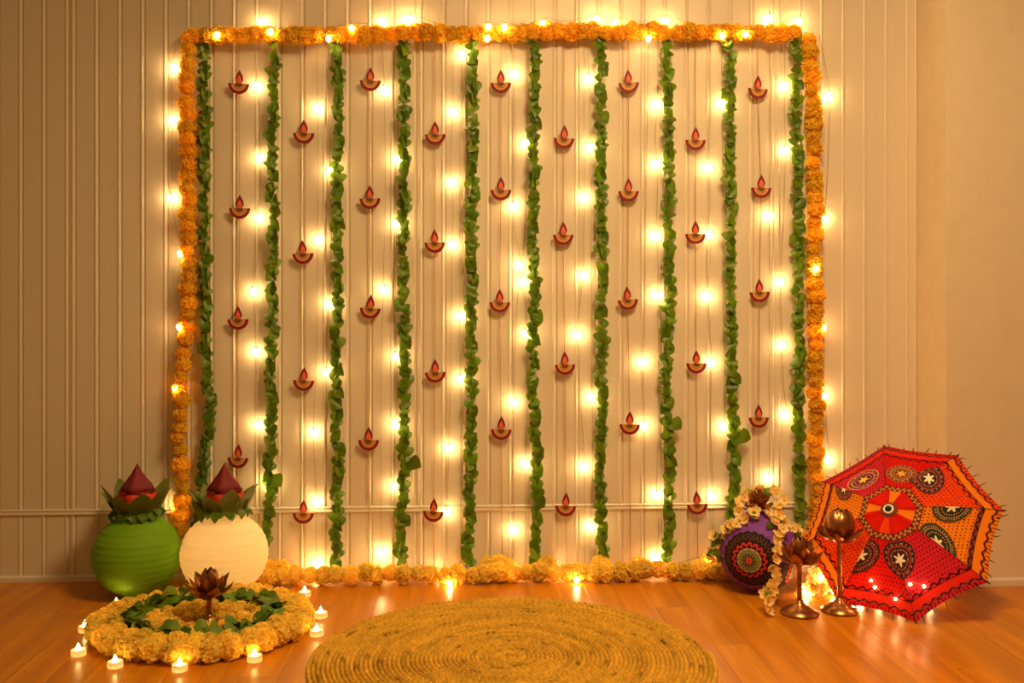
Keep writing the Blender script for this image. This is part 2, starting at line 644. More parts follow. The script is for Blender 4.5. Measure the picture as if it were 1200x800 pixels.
# ------------------------------------------------------------------ diya strands
def arc_plate(r0, r1, y0, y1, n=18):
    vs, fs = [], []
    for i in range(n + 1):
        a = PI + PI * i / n
        c, s = math.cos(a), math.sin(a)
        vs += [(r0 * c, y0, r0 * s), (r1 * c, y0, r1 * s), (r0 * c, y1, r0 * s), (r1 * c, y1, r1 * s)]
    for i in range(n):
        a = i * 4
        b = a + 4
        fs += [(a, a + 1, b + 1, b), (a + 2, b + 2, b + 3, a + 3), (a + 1, a + 3, b + 3, b + 1), (a, b, b + 2, a + 2)]
    fs += [(0, 2, 3, 1), (n * 4, n * 4 + 1, n * 4 + 3, n * 4 + 2)]
    return MB().add(vs, fs)


def drop_plate(w, h, y0, y1, z0, n=20):
    out = []
    for i in range(n):
        a = 2 * PI * i / n
        t = (1 - math.cos(a)) / 2
        hw = w / 2 * math.sin(PI * t ** 0.62) ** 1.0 * (1 if a < PI else -1) if 0 < t < 1 else 0
        out.append((hw, z0 + h * t))
    vs = [(a, y0, b) for a, b in out] + [(a, y1, b) for a, b in out]
    fs = [tuple(range(n)), tuple(range(2 * n - 1, n - 1, -1))] + [(k, n + k, n + (k + 1) % n, (k + 1) % n) for k in range(n)]
    return MB().add(vs, fs)


DR = 0.0345
D_BOWL = arc_plate(0.0005, DR - .002, -.0015, .0015).mesh('bowl_plate', M['gold'], False)
D_RIM = arc_plate(DR - .0095, DR, -.0035, .002).mesh('bowl_rim', M['maroon'], False)
D_CORE = arc_plate(0.0005, .0125, -.0030, .001).mesh('bowl_centre', M['brown'], False)
D_ARC = arc_plate(.0165, .0178, -.0024, .001).mesh('bowl_line', M['brown'], False)
D_FL = drop_plate(.0255, .046, -.0020, .0015, -.001).mesh('flame', M['maroon'], False)
D_FM = drop_plate(.0155, .030, -.0032, .001, -.0005).mesh('flame_middle', M['pink'], False)
D_FC = drop_plate(.0085, .018, -.0042, .0, 0.0).mesh('flame_core', M['orange'], False)
DY = [
    [(280, 98), (281, 244), (279, 374), (279, 536)],
    [(356, 156), (355, 297), (356, 445.5), (355.5, 601)],
    [(434, 94.5), (433.5, 232.5), (434, 361), (432, 515.5)],
    [(510, 157.5), (509.5, 284), (510, 436), (508, 599)],
    [(587, 97), (587, 222.5), (585.5, 354), (587.5, 503)],
    [(661, 162), (660, 275), (662, 427), (663, 592.5)],
    [(736.5, 97), (736.5, 224), (735.5, 351), (738, 497)],
    [(815, 164), (815, 274), (816, 425.5), (817, 590.5)],
    [(888, 104), (892, 220), (890, 342), (889, 489)],
]
for k, ds in enumerate(DY):
    if k < 4:
        lab = 'gold thread with four maroon diyas, %s strand in from the lantern-side marigold column' % ORD[k + 1]
    elif k == 4:
        lab = 'gold thread with four maroon diyas, middle strand of the nine on the wall'
    else:
        lab = 'gold thread with four maroon diyas, %s strand in from the umbrella-side marigold column' % ORD[9 - k]
    yend = 664 if k not in (0, 8) else 600
    path = [W(ds[0][0], 44, .016)] + [W(p, q, .016) for p, q in ds] + [W(ds[-1][0] + 1, yend, .016)]
    base = path[-1].copy()
    t = thing('diya_strand', lab, 'hanging decoration', base, 'hanging strands of paper diyas')
    MB().tube(path, 0.0013, 5).build('thread', M['gold_thread'], t)
    for p, q in ds:
        b = inst('diya', D_BOWL, t, W(p, q, .0195) - base, Euler((0, random.gauss(0, .03), random.gauss(0, .06))))
        for nm, me in (('bowl_rim', D_RIM), ('bowl_centre', D_CORE), ('bowl_line', D_ARC), ('flame', D_FL), ('flame_middle', D_FM), ('flame_core', D_FC)):
            inst(nm, me, b)

# ------------------------------------------------------------------ fairy lights
BULB_ME = MB().lathe([(.0005, -.011), (.005, -.0095), (.0078, -.004), (.0082, .001), (.0062, .006), (.0026, .009), (.0005, .0095)], 8).mesh('bulb', M['bulb'])
CAP_ME = MB().lathe([(.0024, .008), (.0030, .009), (.0030, .017), (.0012, .019)], 6).mesh('bulb_socket', M['string'])


def light_string(label, pts, extra=(), top=None, bottom=None, off=0.021, group='warm fairy light strings on the wall', woff=0.013):
    pts = [tuple(p) + (off,) if len(p) == 2 else tuple(p) for p in pts]
    pos = [W(p, q, o) for p, q, o in pts]
    way = list(pos)
    wp = []
    if top:
        wp.append(W(top[0], top[1], woff))
    for i, p in enumerate(pos):
        if i:
            a = pos[i - 1]
            wp.append(a.lerp(p, .5) + Vector((random.uniform(-.006, .006), 0.006, 0)))
        wp.append(p + Vector((0, .004, .018)))
    if bottom:
        wp.append(W(bottom[0], bottom[1], woff))
    base = min(pos, key=lambda v: v.z).copy()
    t = thing('fairy_light_string', label, 'string lights', base, group)
    MB().tube(smooth_path(wp, 4), 0.0007, 4).build('wire', M['wire'], t)
    for p in pos:
        b = inst('bulb', BULB_ME, t, p - base, Euler((random.gauss(0, .2), random.gauss(0, .2), 0)))
        inst('bulb_socket', CAP_ME, b)
    return t


CUR = [
    [(307, 24), (300, 100), (305, 184), (302, 255), (297, 341), (299, 412), (302, 498), (315, 565)],
    [(372, 126), (372, 280), (367, 507), (370, 589), (371, 662)],
    [(385, 45, .07), (387, 199), (386, 356), (382, 436)],
    [(447, 24), (450, 105), (449, 339), (447, 648)],
    [(475, 23), (465, 185), (465, 261), (464, 417), (464, 498), (462, 570)],
    [(531, 130), (529, 212), (530, 286), (526, 525), (524, 600)],
    [(542, 62), (539, 370), (540, 444)],
    [(602, 85), (602, 241), (609, 310), (602, 471), (602, 622)],
    [(617, 167), (612, 330), (617, 390), (616, 544)],
    [(685, 231), (684, 322), (677, 392), (685, 548)],
    [(690, 91), (692, 172), (694, 466), (692, 618)],
    [(760, 45, .07), (754, 424), (755, 499)],
    [(771, 121), (770, 191), (769, 276), (771, 345), (770, 580), (770, 654)],
    [(831, 195), (831, 274), (830, 347), (834, 425), (836, 582)],
    [(846, 42, .07), (847, 120), (850, 500)],
    [(902, 21), (902, 252), (902, 560)],
    [(920, 100), (921, 175), (915, 330), (917, 404), (922, 486)],
]
# each curtain wire hangs beside a leaf strand (number, 'leaf') or beside a diya strand
NEXT = [(2, 'leaf'), (2, 'diya'), (3, 'leaf'), (3, 'diya'), (4, 'leaf'), (4, 'diya'), (5, 'leaf'), (5, 'diya'), (6, 'leaf'),
        (6, 'diya'), (7, 'leaf'), (7, 'diya'), (8, 'leaf'), (8, 'diya'), (9, 'leaf'), (9, 'diya'), (10, 'leaf')]
for k, pts in enumerate(CUR):
    n, sd = NEXT[k]
    tot = 10 if sd == 'leaf' else 9
    if n <= 5:
        who = '%s %s strand from the lantern-side marigold column' % (ORD[n], sd)
    else:
        who = '%s %s strand from the umbrella-side marigold column' % (ORD[tot + 1 - n], sd)
    lab = 'warm bulb wire hanging beside the ' + who
    light_string(lab, pts, top=(pts[0][0], 36), bottom=(pts[-1][0], 668) if k not in (0, 15, 16, 14) else None)

light_string('wire of warm bulbs running along the marigold column behind the green lantern',
             [(202, 78), (201, 140), (200, 231), (211, 297, .05), (210, 383, .05), (206, 455, .045), (206, 592, .03)], top=(214, 40))
light_string('wire of warm bulbs running along the marigold column behind the umbrella',
             [(972, 112), (967, 256), (956, 315, .07), (965, 384, .045), (967, 464), (972, 539)], top=(960, 40))
light_string('wire of warm bulbs woven through the marigold garland along the top',
             [(254, 41, .07), (317, 37, .07), (412, 33, .06), (481, 22, .03), (571, 45, .07), (572, 31, .06), (591, 32, .065), (636, 27, .05), (700, 22, .03), (722, 26, .045), (780, 24, .03), (874, 40, .07), (937, 24, .03)])
light_string('wire of warm bulbs lying over the marigold garland on the floor',
             [(372, 668, .06), (446, 668, .06), (512, 671, .07), (527, 684, .13), (605, 667, .07), (652, 670, .07), (676, 679, .126), (744, 667, .06), (832, 655, .05)], group='warm fairy light strings on the floor')


# ------------------------------------------------------------------ flower rangoli on the floor
RGC = G(239, 738)
LC_G = G(161, 696)            # contact points of the two big lanterns
LC_C = G(263, 695)
LR, LH = 0.136, 0.126         # lantern half width and half height


def in_lantern(p, pad=0.022):
    for c in (LC_G, LC_C):
        q = Vector(((p.x - c.x) / (LR + pad), (p.y - c.y) / (LR + pad), (p.z - LH) / (LH + pad)))
        if q.length < 1:
            return True
    return False


def coil_pts(rx, ry, z, n=48):
    return [RGC + Vector((rx * math.cos(2 * PI * k / n), ry * math.sin(2 * PI * k / n), z)) for k in range(n)]


def coil(label, rx, ry, z, step, s0, s1):
    pts = coil_pts(rx, ry, z)
    base = Vector((RGC.x, RGC.y, 0))
    t = thing('marigold_coil', label, 'garland', base, 'marigold coils of the floor rangoli')
    loop = pts + [pts[0]]
    for p in resample(loop, step):
        q = p + Vector((random.gauss(0, .004), random.gauss(0, .004), random.gauss(0, .003)))
        if in_lantern(q):
            continue
        s = random.uniform(s0, s1)
        q.z = max(q.z, 0.0265 * s + .001)
        inst('flower', random.choice(FLF), t, q - base, rand_rot(), s)
    return t


coil('outermost yellow marigold coil of the floor rangoli, edged by tea lights', .280, .268, .028, .049, 1.0, 1.15)
coil('yellow marigold coil between the outermost coil and the green leaf ring', .238, .220, .034, .048, .96, 1.1)
coil('yellow marigold coil just inside the green leaf ring of the rangoli', .150, .122, .026, .043, .82, .95)
coil('second yellow marigold coil inside the green leaf ring', .108, .083, .026, .040, .75, .9)
coil('innermost yellow marigold coil around the foot of the lotus holder', .072, .056, .020, .034, .58, .7)
# green leaf ring
base = Vector((RGC.x, RGC.y, 0))
t = thing('leaf_ring', 'green leaf garland ring laid between the marigold coils of the rangoli', 'garland', base)
lp = coil_pts(.194, .172, .036)
MB().tube(lp, .0011, 5, closed=True).build('string', M['stem'], t)
for k, p in enumerate(resample(lp + [lp[0]], .0105)):
    a = math.atan2(p.y - RGC.y, p.x - RGC.x)
    q = p + Vector((random.gauss(0, .010), random.gauss(0, .009), random.uniform(.006, .026)))
    if in_lantern(q, .03):
        continue
    inst('leaf', random.choice(LEAVES), t, q - base, Euler((random.uniform(-1.5, -.3), random.uniform(-.7, .7), a + random.choice((0, PI)) + random.gauss(0, .8))), random.uniform(.9, 1.2))

# ------------------------------------------------------------------ tea lights
CUP = MB().lathe([(.0172, 0), (.0190, .001), (.0195, .003), (.0195, .0145), (.0186, .016), (.0165, .0155), (.012, .0140), (.0005, .0135)], 24).mesh('cup', M['cup'])
TIP = MB().lathe([(.0062, .0135), (.0068, .0165), (.0058, .0205), (.0036, .0255), (.0016, .0295), (.0003, .0325)], 12).mesh('flame_tip', M['flame'])
TL = [(136, 714), (101, 741), (92, 769), (135, 783), (213, 783), (294, 773), (356, 745), (373, 725), (357, 700)]
TLAB = ['behind the flowers beside the green lantern', 'second from the green lantern along the flower edge', 'third from the green lantern along the flower edge',
        'fourth from the green lantern along the flower edge', 'fifth from the green lantern, before the lotus holder', 'fourth from the wall garland along the flower edge',
        'third from the wall garland along the rug-side flower edge', 'second from the wall garland along the rug-side flower edge', 'tucked behind the flowers next to the wall garland']
for (px, py), lb in zip(TL, TLAB):
    p = G(px, py - 1.5)
    d = Vector((p.x - RGC.x, p.y - RGC.y, 0))
    e = math.hypot(d.x / (.280 + .049), d.y / (.268 + .046))
    if e < 1:
        p = Vector((RGC.x, RGC.y, 0)) + d / e
    t = thing('tea_light', 'small lit LED tea light ' + lb, 'tea light', Vector((p.x, p.y, 0)), 'LED tea lights around the rangoli')
    inst('cup', CUP, t)
    inst('flame_tip', TIP, t, (random.gauss(0, .0008), 0, 0))


# ------------------------------------------------------------------ lotus candle holders
def petal_mesh(name, L, w, cup, lift0, lift1, th=0.0012, n=6, m=4):
    """pointed cupped petal rooted at the origin, growing along +x and rising"""
    top = []
    for i in range(n + 1):
        t = i / n
        ang = lift0 + (lift1 - lift0) * t
        if i == 0:
            px_, pz_ = 0.0, 0.0
        else:
            px_ += math.cos(ang) * L / n
            pz_ += math.sin(ang) * L / n
        hw = w / 2 * (math.sin(PI * (0.16 + 0.84 * t)) ** 0.8 if t < 1 else 0.03)
        for j in range(m + 1):
            u = j / m * 2 - 1
            k = cup * (u * u) * hw
            top.append((px_ - math.sin(ang) * k, u * hw, pz_ + math.cos(ang) * k))
    N_ = len(top)
    vs = top + [(a, b, c - th) for a, b, c in top]
    fs = []
    for i in range(n):
        for j in range(m):
            a = i * (m + 1) + j
            fs.append((a, a + m + 1, a + m + 2, a + 1))
            fs.append((N_ + a, N_ + a + 1, N_ + a + m + 2, N_ + a + m + 1))
    return MB().add(vs, fs).mesh(name, M['bronze'])


P_OUT = petal_mesh('petal', .060, .030, .5, -.15, 1.15)
P_OPEN = petal_mesh('petal', .062, .034, .5, .30, 1.35)
P_BUD = petal_mesh('petal', .088, .050, .45, .10, 2.45)
P_IN = petal_mesh('petal', .064, .036, .5, .55, 2.10)


def lotus(label, loc, h, rb=.056, sc=1.0, stem=True, group='bronze lotus candle holders', tilt=0.0, closed=0.0):
    t = thing('lotus_candle_holder', label, 'candle holder', loc, group)
    if tilt:
        t.rotation_euler = (tilt, 0, 0)
    if stem:
        inst('base', MB().lathe([(rb * .96, 0), (rb, .003), (rb * .98, .007), (rb * .86, .011), (rb * .84, .013), (rb * .62, .017), (rb * .58, .020), (rb * .32, .027), (rb * .20, .036), (.009, .042)], 32).mesh('base', M['bronze']), t)
        inst('stem', MB().lathe([(.0085, .036), (.0075, .05), (.0075, h - .012), (.010, h - .006), (.013, h - .002), (.018, h + .003)], 14).mesh('stem', M['bronze']), t)
    inst('cup', MB().lathe([(.006, h - .004), (.020, h), (.026, h + .010), (.027, h + .020), (.024, h + .021), (.021, h + .010), (.0005, h + .008)], 20).mesh('cup', M['bronze']), t)
    for ring, (me, n, r, z, off, pit) in enumerate([(P_OUT, 6, .014, .0, 0, 0.0), (P_BUD if closed else P_OPEN, 6, .010, .006, .5, 0.0), (P_BUD if closed else P_IN, 5, .006, .010, .2, 0.0)]):
        for k in range(n):
            a = 2 * PI * (k + off) / n
            p = inst('petal', me, t, (r * math.cos(a), r * math.sin(a), h + z))
            p.rotation_euler = Euler((0, random.gauss(0, .05), a))
            p.scale = (sc, sc, sc)
    return t


lotus('small bronze lotus candle holder standing in the middle of the flower rangoli', Vector((RGC.x, RGC.y, 0)) + Vector((.012, .01, 0)), .092, .045, 1.22)
p = G(937, 719)
lotus('shorter bronze lotus candle holder with open petals beside the purple lantern', Vector((p.x, p.y, 0)), .148, .057, 1.22)
p = G(984, 716)
lotus('taller bronze lotus candle holder with closed bud in front of the umbrella', Vector((p.x, p.y, 0)), .208, .057, 1.28, closed=.22)


# ------------------------------------------------------------------ paper lanterns
def lantern_shell(c, rx, rz, material, t, ribs=17, squash_top=0.18):
    prof = []
    n = ribs * 4
    a0, a1 = 0.30, PI - 0.30
    for i in range(n + 1):
        a = a0 + (a1 - a0) * i / n
        ph = (i % 4) / 4
        rr = 1 - 0.010 * math.sin(PI * ph)
        prof.append((rx * math.sin(a) * rr, c.z - rz * math.cos(a) * rr / math.cos(a0) * 0.985))
    m = MB().lathe([(r, z) for r, z in prof], 48, (c.x, c.y, 0))
    m.f = m.f[:-1]            # the top stays open
    o = m.build('paper_shell', material, t)
    for i in range(4, n, 4 * 2):
        r, z = prof[i]
        MB().tube([(c.x + (r + .0002) * math.cos(2 * PI * k / 40), c.y + (r + .0002) * math.sin(2 * PI * k / 40), z) for k in range(40)], .0007, 4, closed=True).build('rib', material, o, base=t.location)
    r, z = prof[-1]
    MB().tube([(c.x + r * math.cos(2 * PI * k / 32), c.y + r * math.sin(2 * PI * k / 32), z) for k in range(32)], .0022, 6, closed=True).build('rim_ring', material, o, base=t.location)
    return prof[-1]


MANGO = [leaf_mesh('mango_leaf', .112, .070, .22, -.10, M['leaf_dark'], 1.0, 7), leaf_mesh('mango_leaf', .100, .064, .3, -.16, M['leaf_dark'], .9, 7)]


def kalash_top(which, c, ztop, rtop):
    b = Vector((c.x, c.y, ztop))
    t = thing('mango_leaf_bouquet', 'crown of broad dark leaves and small green leaves around the %s lantern mouth' % which, 'leaves', b, 'leaf crowns on the lanterns')
    n = 9
    for k in range(n):
        a = 2 * PI * k / n + .25
        r = .050
        o = inst('broad_leaf', random.choice(MANGO), t, (r * math.cos(a), r * math.sin(a), .002))
        # leaf hangs along -z and faces -y: turn it to stand up and lean outward
        lean = random.uniform(.50, .85)
        o.rotation_euler = (Matrix.Rotation(a - PI / 2, 3, 'Z') @ Matrix.Rotation(PI - lean, 3, 'X')).to_euler()
        o.scale = (random.uniform(.9, 1.1),) * 3
    for k in range(26):
        a = 2 * PI * k / 26 + random.gauss(0, .1)
        r = random.uniform(.052, .064)
        o = inst('small_leaf', random.choice(LEAVES), t, (r * math.cos(a), r * math.sin(a), random.uniform(.012, .024)))
        o.rotation_euler = (Matrix.Rotation(a + PI / 2 + random.gauss(0, .4), 3, 'Z') @ Matrix.Rotation(random.uniform(-.9, -.2), 3, 'X')).to_euler()
        o.scale = (random.uniform(.65, .85),) * 3
    # coconut wrapped in red cloth, drawn up to a point
    t = thing('wrapped_coconut', 'coconut wrapped in red cloth drawn to a point above the %s lantern' % which, 'coconut', b, 'cloth wrapped coconuts on the lanterns')
    folds = 7
    prof = [(.014, .002), (.040, .012), (.055, .034), (.058, .056), (.052, .076), (.041, .094), (.028, .112), (.015, .132), (.007, .148), (.001, .162)]
    cloth = MB().lathe(prof[:5], 42, (b.x, b.y, b.z), lambda a, i: 1 + .05 * math.sin(folds * a + i * .3))
    cloth.build('cloth', M['red_cloth'], t)
    MB().lathe(prof[4:], 42, (b.x, b.y, b.z), lambda a, i: 1 + (.10 + .03 * i) * math.cos(4 * a + .4) * (1 if i < 5 else .3)).build('cloth_peak', M['maroon_cloth'], t)
    MB().tube([(b.x + .054 * math.cos(2 * PI * k / 30), b.y + .054 * math.sin(2 * PI * k / 30), b.z + .0755 + .003 * math.sin(8 * 2 * PI * k / 30)) for k in range(30)], .0022, 6, closed=True).build('cloth_fold', M['maroon_cloth'], t)


for which, lc, mt in (('green', LC_G, M['green_paper']), ('cream', LC_C, M['cream_paper'])):
    b = Vector((lc.x, lc.y, 0))
    t = thing('paper_lantern', 'round ribbed %s paper lantern standing on the floor by the wall' % which, 'lantern', b, 'round paper lanterns')
    r, z = lantern_shell(Vector((lc.x, lc.y, LH)), LR, LH, mt, t)
    if which == 'cream':      # this one glows from a bulb inside
        inst('lamp_bulb', BULB_ME, t, (0, 0, LH), None, 1.2)
    kalash_top(which, lc, z, r)

# purple lantern with mandala appliques
pc = G(889, 690)
PR, PH = .126, .122
b = Vector((pc.x, pc.y, 0))
t = thing('paper_lantern', 'round ribbed purple paper lantern with embroidered mandala patches and blossom strands', 'lantern', b, 'round paper lanterns')
r_top, z_top = lantern_shell(Vector((pc.x, pc.y, PH)), PR, PH, M['purple_paper'], t, 15)


def colour_mesh(name, vs, fs, cols, material, smooth=True):
    me = mk_mesh(name, vs, fs, material, smooth)
    ca = me.color_attributes.new('Col', 'FLOAT_COLOR', 'POINT')
    ca.data.foreach_set('color', np.array([(c[0], c[1], c[2], 1.0) for c in cols], dtype=np.float32).ravel())
    return me


def mandala_col(q, a):
    dark, red, olive, cream = lin(38, 20, 24), lin(196, 52, 48), lin(124, 120, 70), lin(226, 190, 130)
    brown = lin(92, 62, 46)
    if q < .10:
        return red if q < .07 else lin(230, 90, 80)
    if q < .24:
        return dark if math.cos(12 * a) > -.35 + (q - .10) * 4 else olive
    if q < .38:
        return olive
    if q < .42:
        return cream if math.cos(40 * a) > -.2 else dark
    if q < .46:
        return dark
    if q < .63:
        w = .545 + .06 * math.cos(16 * a)
        return red if abs(q - w) < .055 else dark
    if q < .68:
        return dark
    if q < .84:
        w = .76 + .05 * math.cos(30 * a)
        return brown if abs(q - w) < .03 else dark
    if q < .93:
        return brown if math.cos(44 * a) > .2 else dark
    return dark


def cap_patch(az, el, ang_r, rx, rz, c, lift=.002, nr=44, na=132):
    """circular applique lying on the lantern, az/el of its centre, half opening ang_r"""
    n0 = Vector((math.cos(el) * math.cos(az), math.cos(el) * math.sin(az), math.sin(el)))
    u = Vector((-math.sin(az), math.cos(az), 0))
    w = n0.cross(u)
    vs, cs, fs = [], [], []
    for i in range(nr + 1):
        q = max(i / nr, .002)
        for k in range(na):
            a = 2 * PI * k / na
            qq = q * (1.0 + (.03 * math.cos(22 * a) if i == nr else 0))
            d = n0 * math.cos(qq * ang_r) + (u * math.cos(a) + w * math.sin(a)) * math.sin(qq * ang_r)
            vs.append((d.x * (rx + lift), d.y * (rx + lift), d.z * (rz + lift) + c))
            cs.append(mandala_col(q, a))
    for i in range(nr):
        for k in range(na):
            l = (k + 1) % na
            fs.append((i * na + k, i * na + l, (i + 1) * na + l, (i + 1) * na + k))
    return colour_mesh('mandala_patch', vs, fs, cs, M['print_'])


inst('mandala_patch', cap_patch(-PI / 2 - .52, -.02, .72, PR, PH * 1.03, PH), t)
inst('mandala_patch', cap_patch(-PI / 2 + .95, -.35, .66, PR, PH * 1.03, PH), t)

# blossoms: one mesh, many strands
def blossom_mesh(seed):
    rg = np.random.default_rng(seed)
    m = MB()
    for k in range(5):
        a = 2 * PI * k / 5 + rg.normal() * .12
        c, s = math.cos(a), math.sin(a)
        L, w = .019 * rg.uniform(.88, 1.12), .0085
        pts = [(0.001, -.002, 0), (0.001, .002, 0), (L * .55, -w, .004), (L * .55, w, .004), (L * .55, 0, .001), (L * .9, -w * .7, .010), (L * .9, w * .7, .010), (L, 0, .008)]
        m.add([(p[0] * c - p[1] * s, p[0] * s + p[1] * c, p[2] + rg.normal() * .0008) for p in pts],
              [(0, 1, 4), (0, 4, 2), (1, 3, 4), (2, 4, 5), (4, 3, 6), (4, 7, 5), (4, 6, 7)])
    return m.mesh('blossom', M['blossom'])


BLS = [blossom_mesh(s) for s in range(3)]
BCORE = MB().ball((0, 0, .004), .0036, 7, 4).mesh('blossom_core', M['blossom_core'])


def face_rot(n, spin):
    q = Vector(n).to_track_quat('Z', 'Y')
    return (q.to_matrix() @ Matrix.Rotation(spin, 3, 'Z')).to_euler()


def blossom_strand(label, pts, normals, step=.019, leaves=5, spread=.008, base=None, s0=.85, s1=1.15):
    path = smooth_path(pts, 6)
    nn = smooth_path(normals, 6)
    base = Vector(base) if base is not None else min(path, key=lambda v: v.z).copy()
    t = thing('blossom_strand', label, 'flower strand', base, 'cream blossom strands by the purple lantern')
    MB().tube(path, .0010, 5).build('stem', M['stem'], t)
    rs = resample(path, step)
    for p in rs:
        j = min(range(len(path)), key=lambda i: (path[i] - p).length)
        n = (nn[j].normalized() + Vector((random.gauss(0, .45), random.gauss(0, .25), random.gauss(0, .45)))).normalized()
        q = p + nn[j].normalized() * random.uniform(.002, .010) + Vector((random.gauss(0, spread), random.gauss(0, spread * .5), random.gauss(0, spread * .5)))
        q.z = max(q.z, .012)
        o = inst('blossom', random.choice(BLS), t, q - base, face_rot(n, random.uniform(0, 6)), random.uniform(s0, s1))
        inst('blossom_core', BCORE, o)
    for k in range(leaves):
        p = random.choice(rs)
        inst('leaf', random.choice(LEAVES), t, p + Vector((random.gauss(0, .012), -.002, .01)) - base, Euler((random.uniform(-.5, .2), random.uniform(-1, 1), random.uniform(-.6, .6))), random.uniform(.5, .75))
    return t


def on_purple(az, el, lift=.008):
    n = Vector((math.cos(el) * math.cos(az), math.cos(el) * math.sin(az), math.sin(el)))
    return Vector((pc.x + n.x * (PR + lift), pc.y + n.y * (PR + lift), PH + n.z * (PH + lift))), n


front = [on_purple(-PI / 2 + a, e) for a, e in [(.35, 1.25), (.30, .95), (.28, .62), (.16, .30), (.10, .0), (.10, -.25)]]
fp = [q[0] for q in front]
fn = [q[1] for q in front]
q = G(901, 700, .05); fp.append(q); fn.append(Vector((0, -1, .2)))
q = G(899, 716, .012); fp.append(q); fn.append(Vector((0, -.8, .8)))
blossom_strand('cream blossom strand hanging down over the mandala patch to the floor', fp, fn, .0165, 3)
left = [on_purple(-PI / 2 + a, e, .012) for a, e in [(-.5, 1.2), (-1.1, .85), (-1.45, .55), (-1.60, .25), (-1.62, -.02), (-1.6, -.22)]]
blossom_strand('cream blossom strand with green leaves on the purple lantern, garland side', [q[0] for q in left], [q[1] * .5 + Vector((0, -.8, 0)) for q in left], .018, 9)
right = [on_purple(-PI / 2 + a, e, .012) for a, e in [(.9, 1.15), (1.15, .80), (1.35, .50), (1.5, .22), (1.58, -.02)]]
blossom_strand('cream blossom strand on the purple lantern, behind the lotus holders', [q[0] for q in right], [q[1] * .5 + Vector((0, -.8, 0)) for q in right], .017, 2)
# heap of blossoms on the floor between lantern and umbrella
hp = [G(930, 706, .02), G(945, 700, .035), G(958, 694, .055), G(948, 690, .075), G(962, 684, .085), G(972, 692, .06), G(985, 700, .035), G(965, 706, .02), G(950, 706, .02), G(975, 690, .075), G(955, 690, .05)]
hp = [Vector((p.x, min(-.17, -.26 + random.uniform(-.03, .03)), p.z)) for p in hp]
hp = [Vector((W(px, py, .27 + random.uniform(-.03, .03)))) for px, py in [(932, 697), (944, 690), (958, 694), (948, 676), (962, 670), (972, 682), (984, 694), (966, 690), (950, 688), (976, 676), (958, 680)]]
for p in hp:
    p.z = max(p.z, .018)
blossom_strand('heaped cream blossom strand with bulbs, on the floor behind the lotus holders', hp, [Vector((0, -1, .4))] * len(hp), .013, 4, .012, base=(hp[0].x, hp[0].y, 0))
# lotus bowl and blossoms on the lantern's mouth
lt = lotus('dark lotus bowl without a stem resting on top of the purple lantern', Vector((pc.x - .004, pc.y, z_top + .006)), .010, stem=False, sc=.95)
tp = [Vector((pc.x + a, pc.y + b_, z_top + c)) for a, b_, c in [(-.075, -.02, .010), (-.055, .0, .050), (-.035, .02, .068), (.0, .045, .06), (.04, .02, .070), (.058, .0, .05), (.066, -.02, .028), (.075, -.02, .012)]]
blossom_strand('cream blossoms clustered round the lotus bowl on the purple lantern', tp, [Vector((0, -1, .5))] * len(tp), .016, 2, .009)

# ------------------------------------------------------------------ umbrella
UC = Vector((1.16521422, -0.37885545, 0.22443165 + .004))
az, el, roll = -2.28680226, 0.6552447, 1.91658679
UR, UH = 0.3008607, 0.122
un = Vector((math.cos(el) * math.cos(az), math.cos(el) * math.sin(az), math.sin(el)))
ua = UP.cross(un).normalized()
ub = un.cross(ua)
ubase = Vector((UC.x, UC.y, 0))
um = thing('umbrella', 'open patchwork umbrella of red, pink and orange printed cotton resting on its rim', 'umbrella', ubase)


def canopy(th, v, lift=0.0):
    """th in units of ribs (0..8, clockwise from the top rib), v = 0 hub .. 1 rim"""
    i = math.floor(th)
    f = th - i

    def rib(k, vv):
        a = roll - k * PI / 4
        return UC + (ua * math.cos(a) + ub * math.sin(a)) * (UR * vv) + un * (UH * (1 - vv ** 1.55))
    sag = 1 - .035 * (4 * f * (1 - f)) * v * v
    p = rib(i, v * sag).lerp(rib(i + 1, v * sag), f)
    p -= un * (.010 * 4 * f * (1 - f) * v * (1 - v) * 2)
    return p + un * lift


PINK, RED, ORED, ORNG = lin(214, 40, 62), lin(226, 28, 16), lin(246, 78, 22), lin(250, 146, 30)
DARK, GOLDC = lin(70, 22, 28), lin(224, 170, 90)
PAN = [RED, ORED, ORNG, PINK, RED, ORED, ORNG, PINK]      # panel k lies between ribs k and k+1
INN = [ORNG, RED, ORNG, RED, ORED, RED, ORNG, RED]


def pan_col(k, f, v):
    base_ = PAN[k]
    lat = (f - .5) * v          # lateral position, scaled like metres
    if v < .25:
        return INN[k] if abs(f - .5) < .28 else RED
    if v < .32:
        z = .285 + .018 * math.sin(f * 26)
        return GOLDC if abs(v - z) < .010 else (DARK if abs(v - z) < .026 or v < .258 or v > .312 else lin(150, 60, 40))
    if v > .965:
        return base_ if (math.sin(f * 120) < .6) else DARK
    if v > .915:
        z = .94 + .012 * math.sin(f * 44)
        return DARK if abs(v - z) < .009 else (lin(170, 80, 60) if abs(v - z) < .016 else base_)
    if v > .845:
        return ORNG if base_ in (ORNG, ORED) else lin(236, 48, 30)
    if v > .795:
        z = .82 + .014 * math.sin(f * 40)
        return DARK if abs(v - z) < .012 or v > .84 or v < .80 else lin(150, 70, 60) if base_ == ORNG else base_
    # printed dots
    gu, gv = lat * 22, v * 25
    row = math.floor(gv)
    uu = gu + (.5 if row % 2 else 0)
    du, dv = uu - math.floor(uu) - .5, gv - row - .5
    if du * du + dv * dv < .045:
        return lin(92, 18, 24)
    return base_


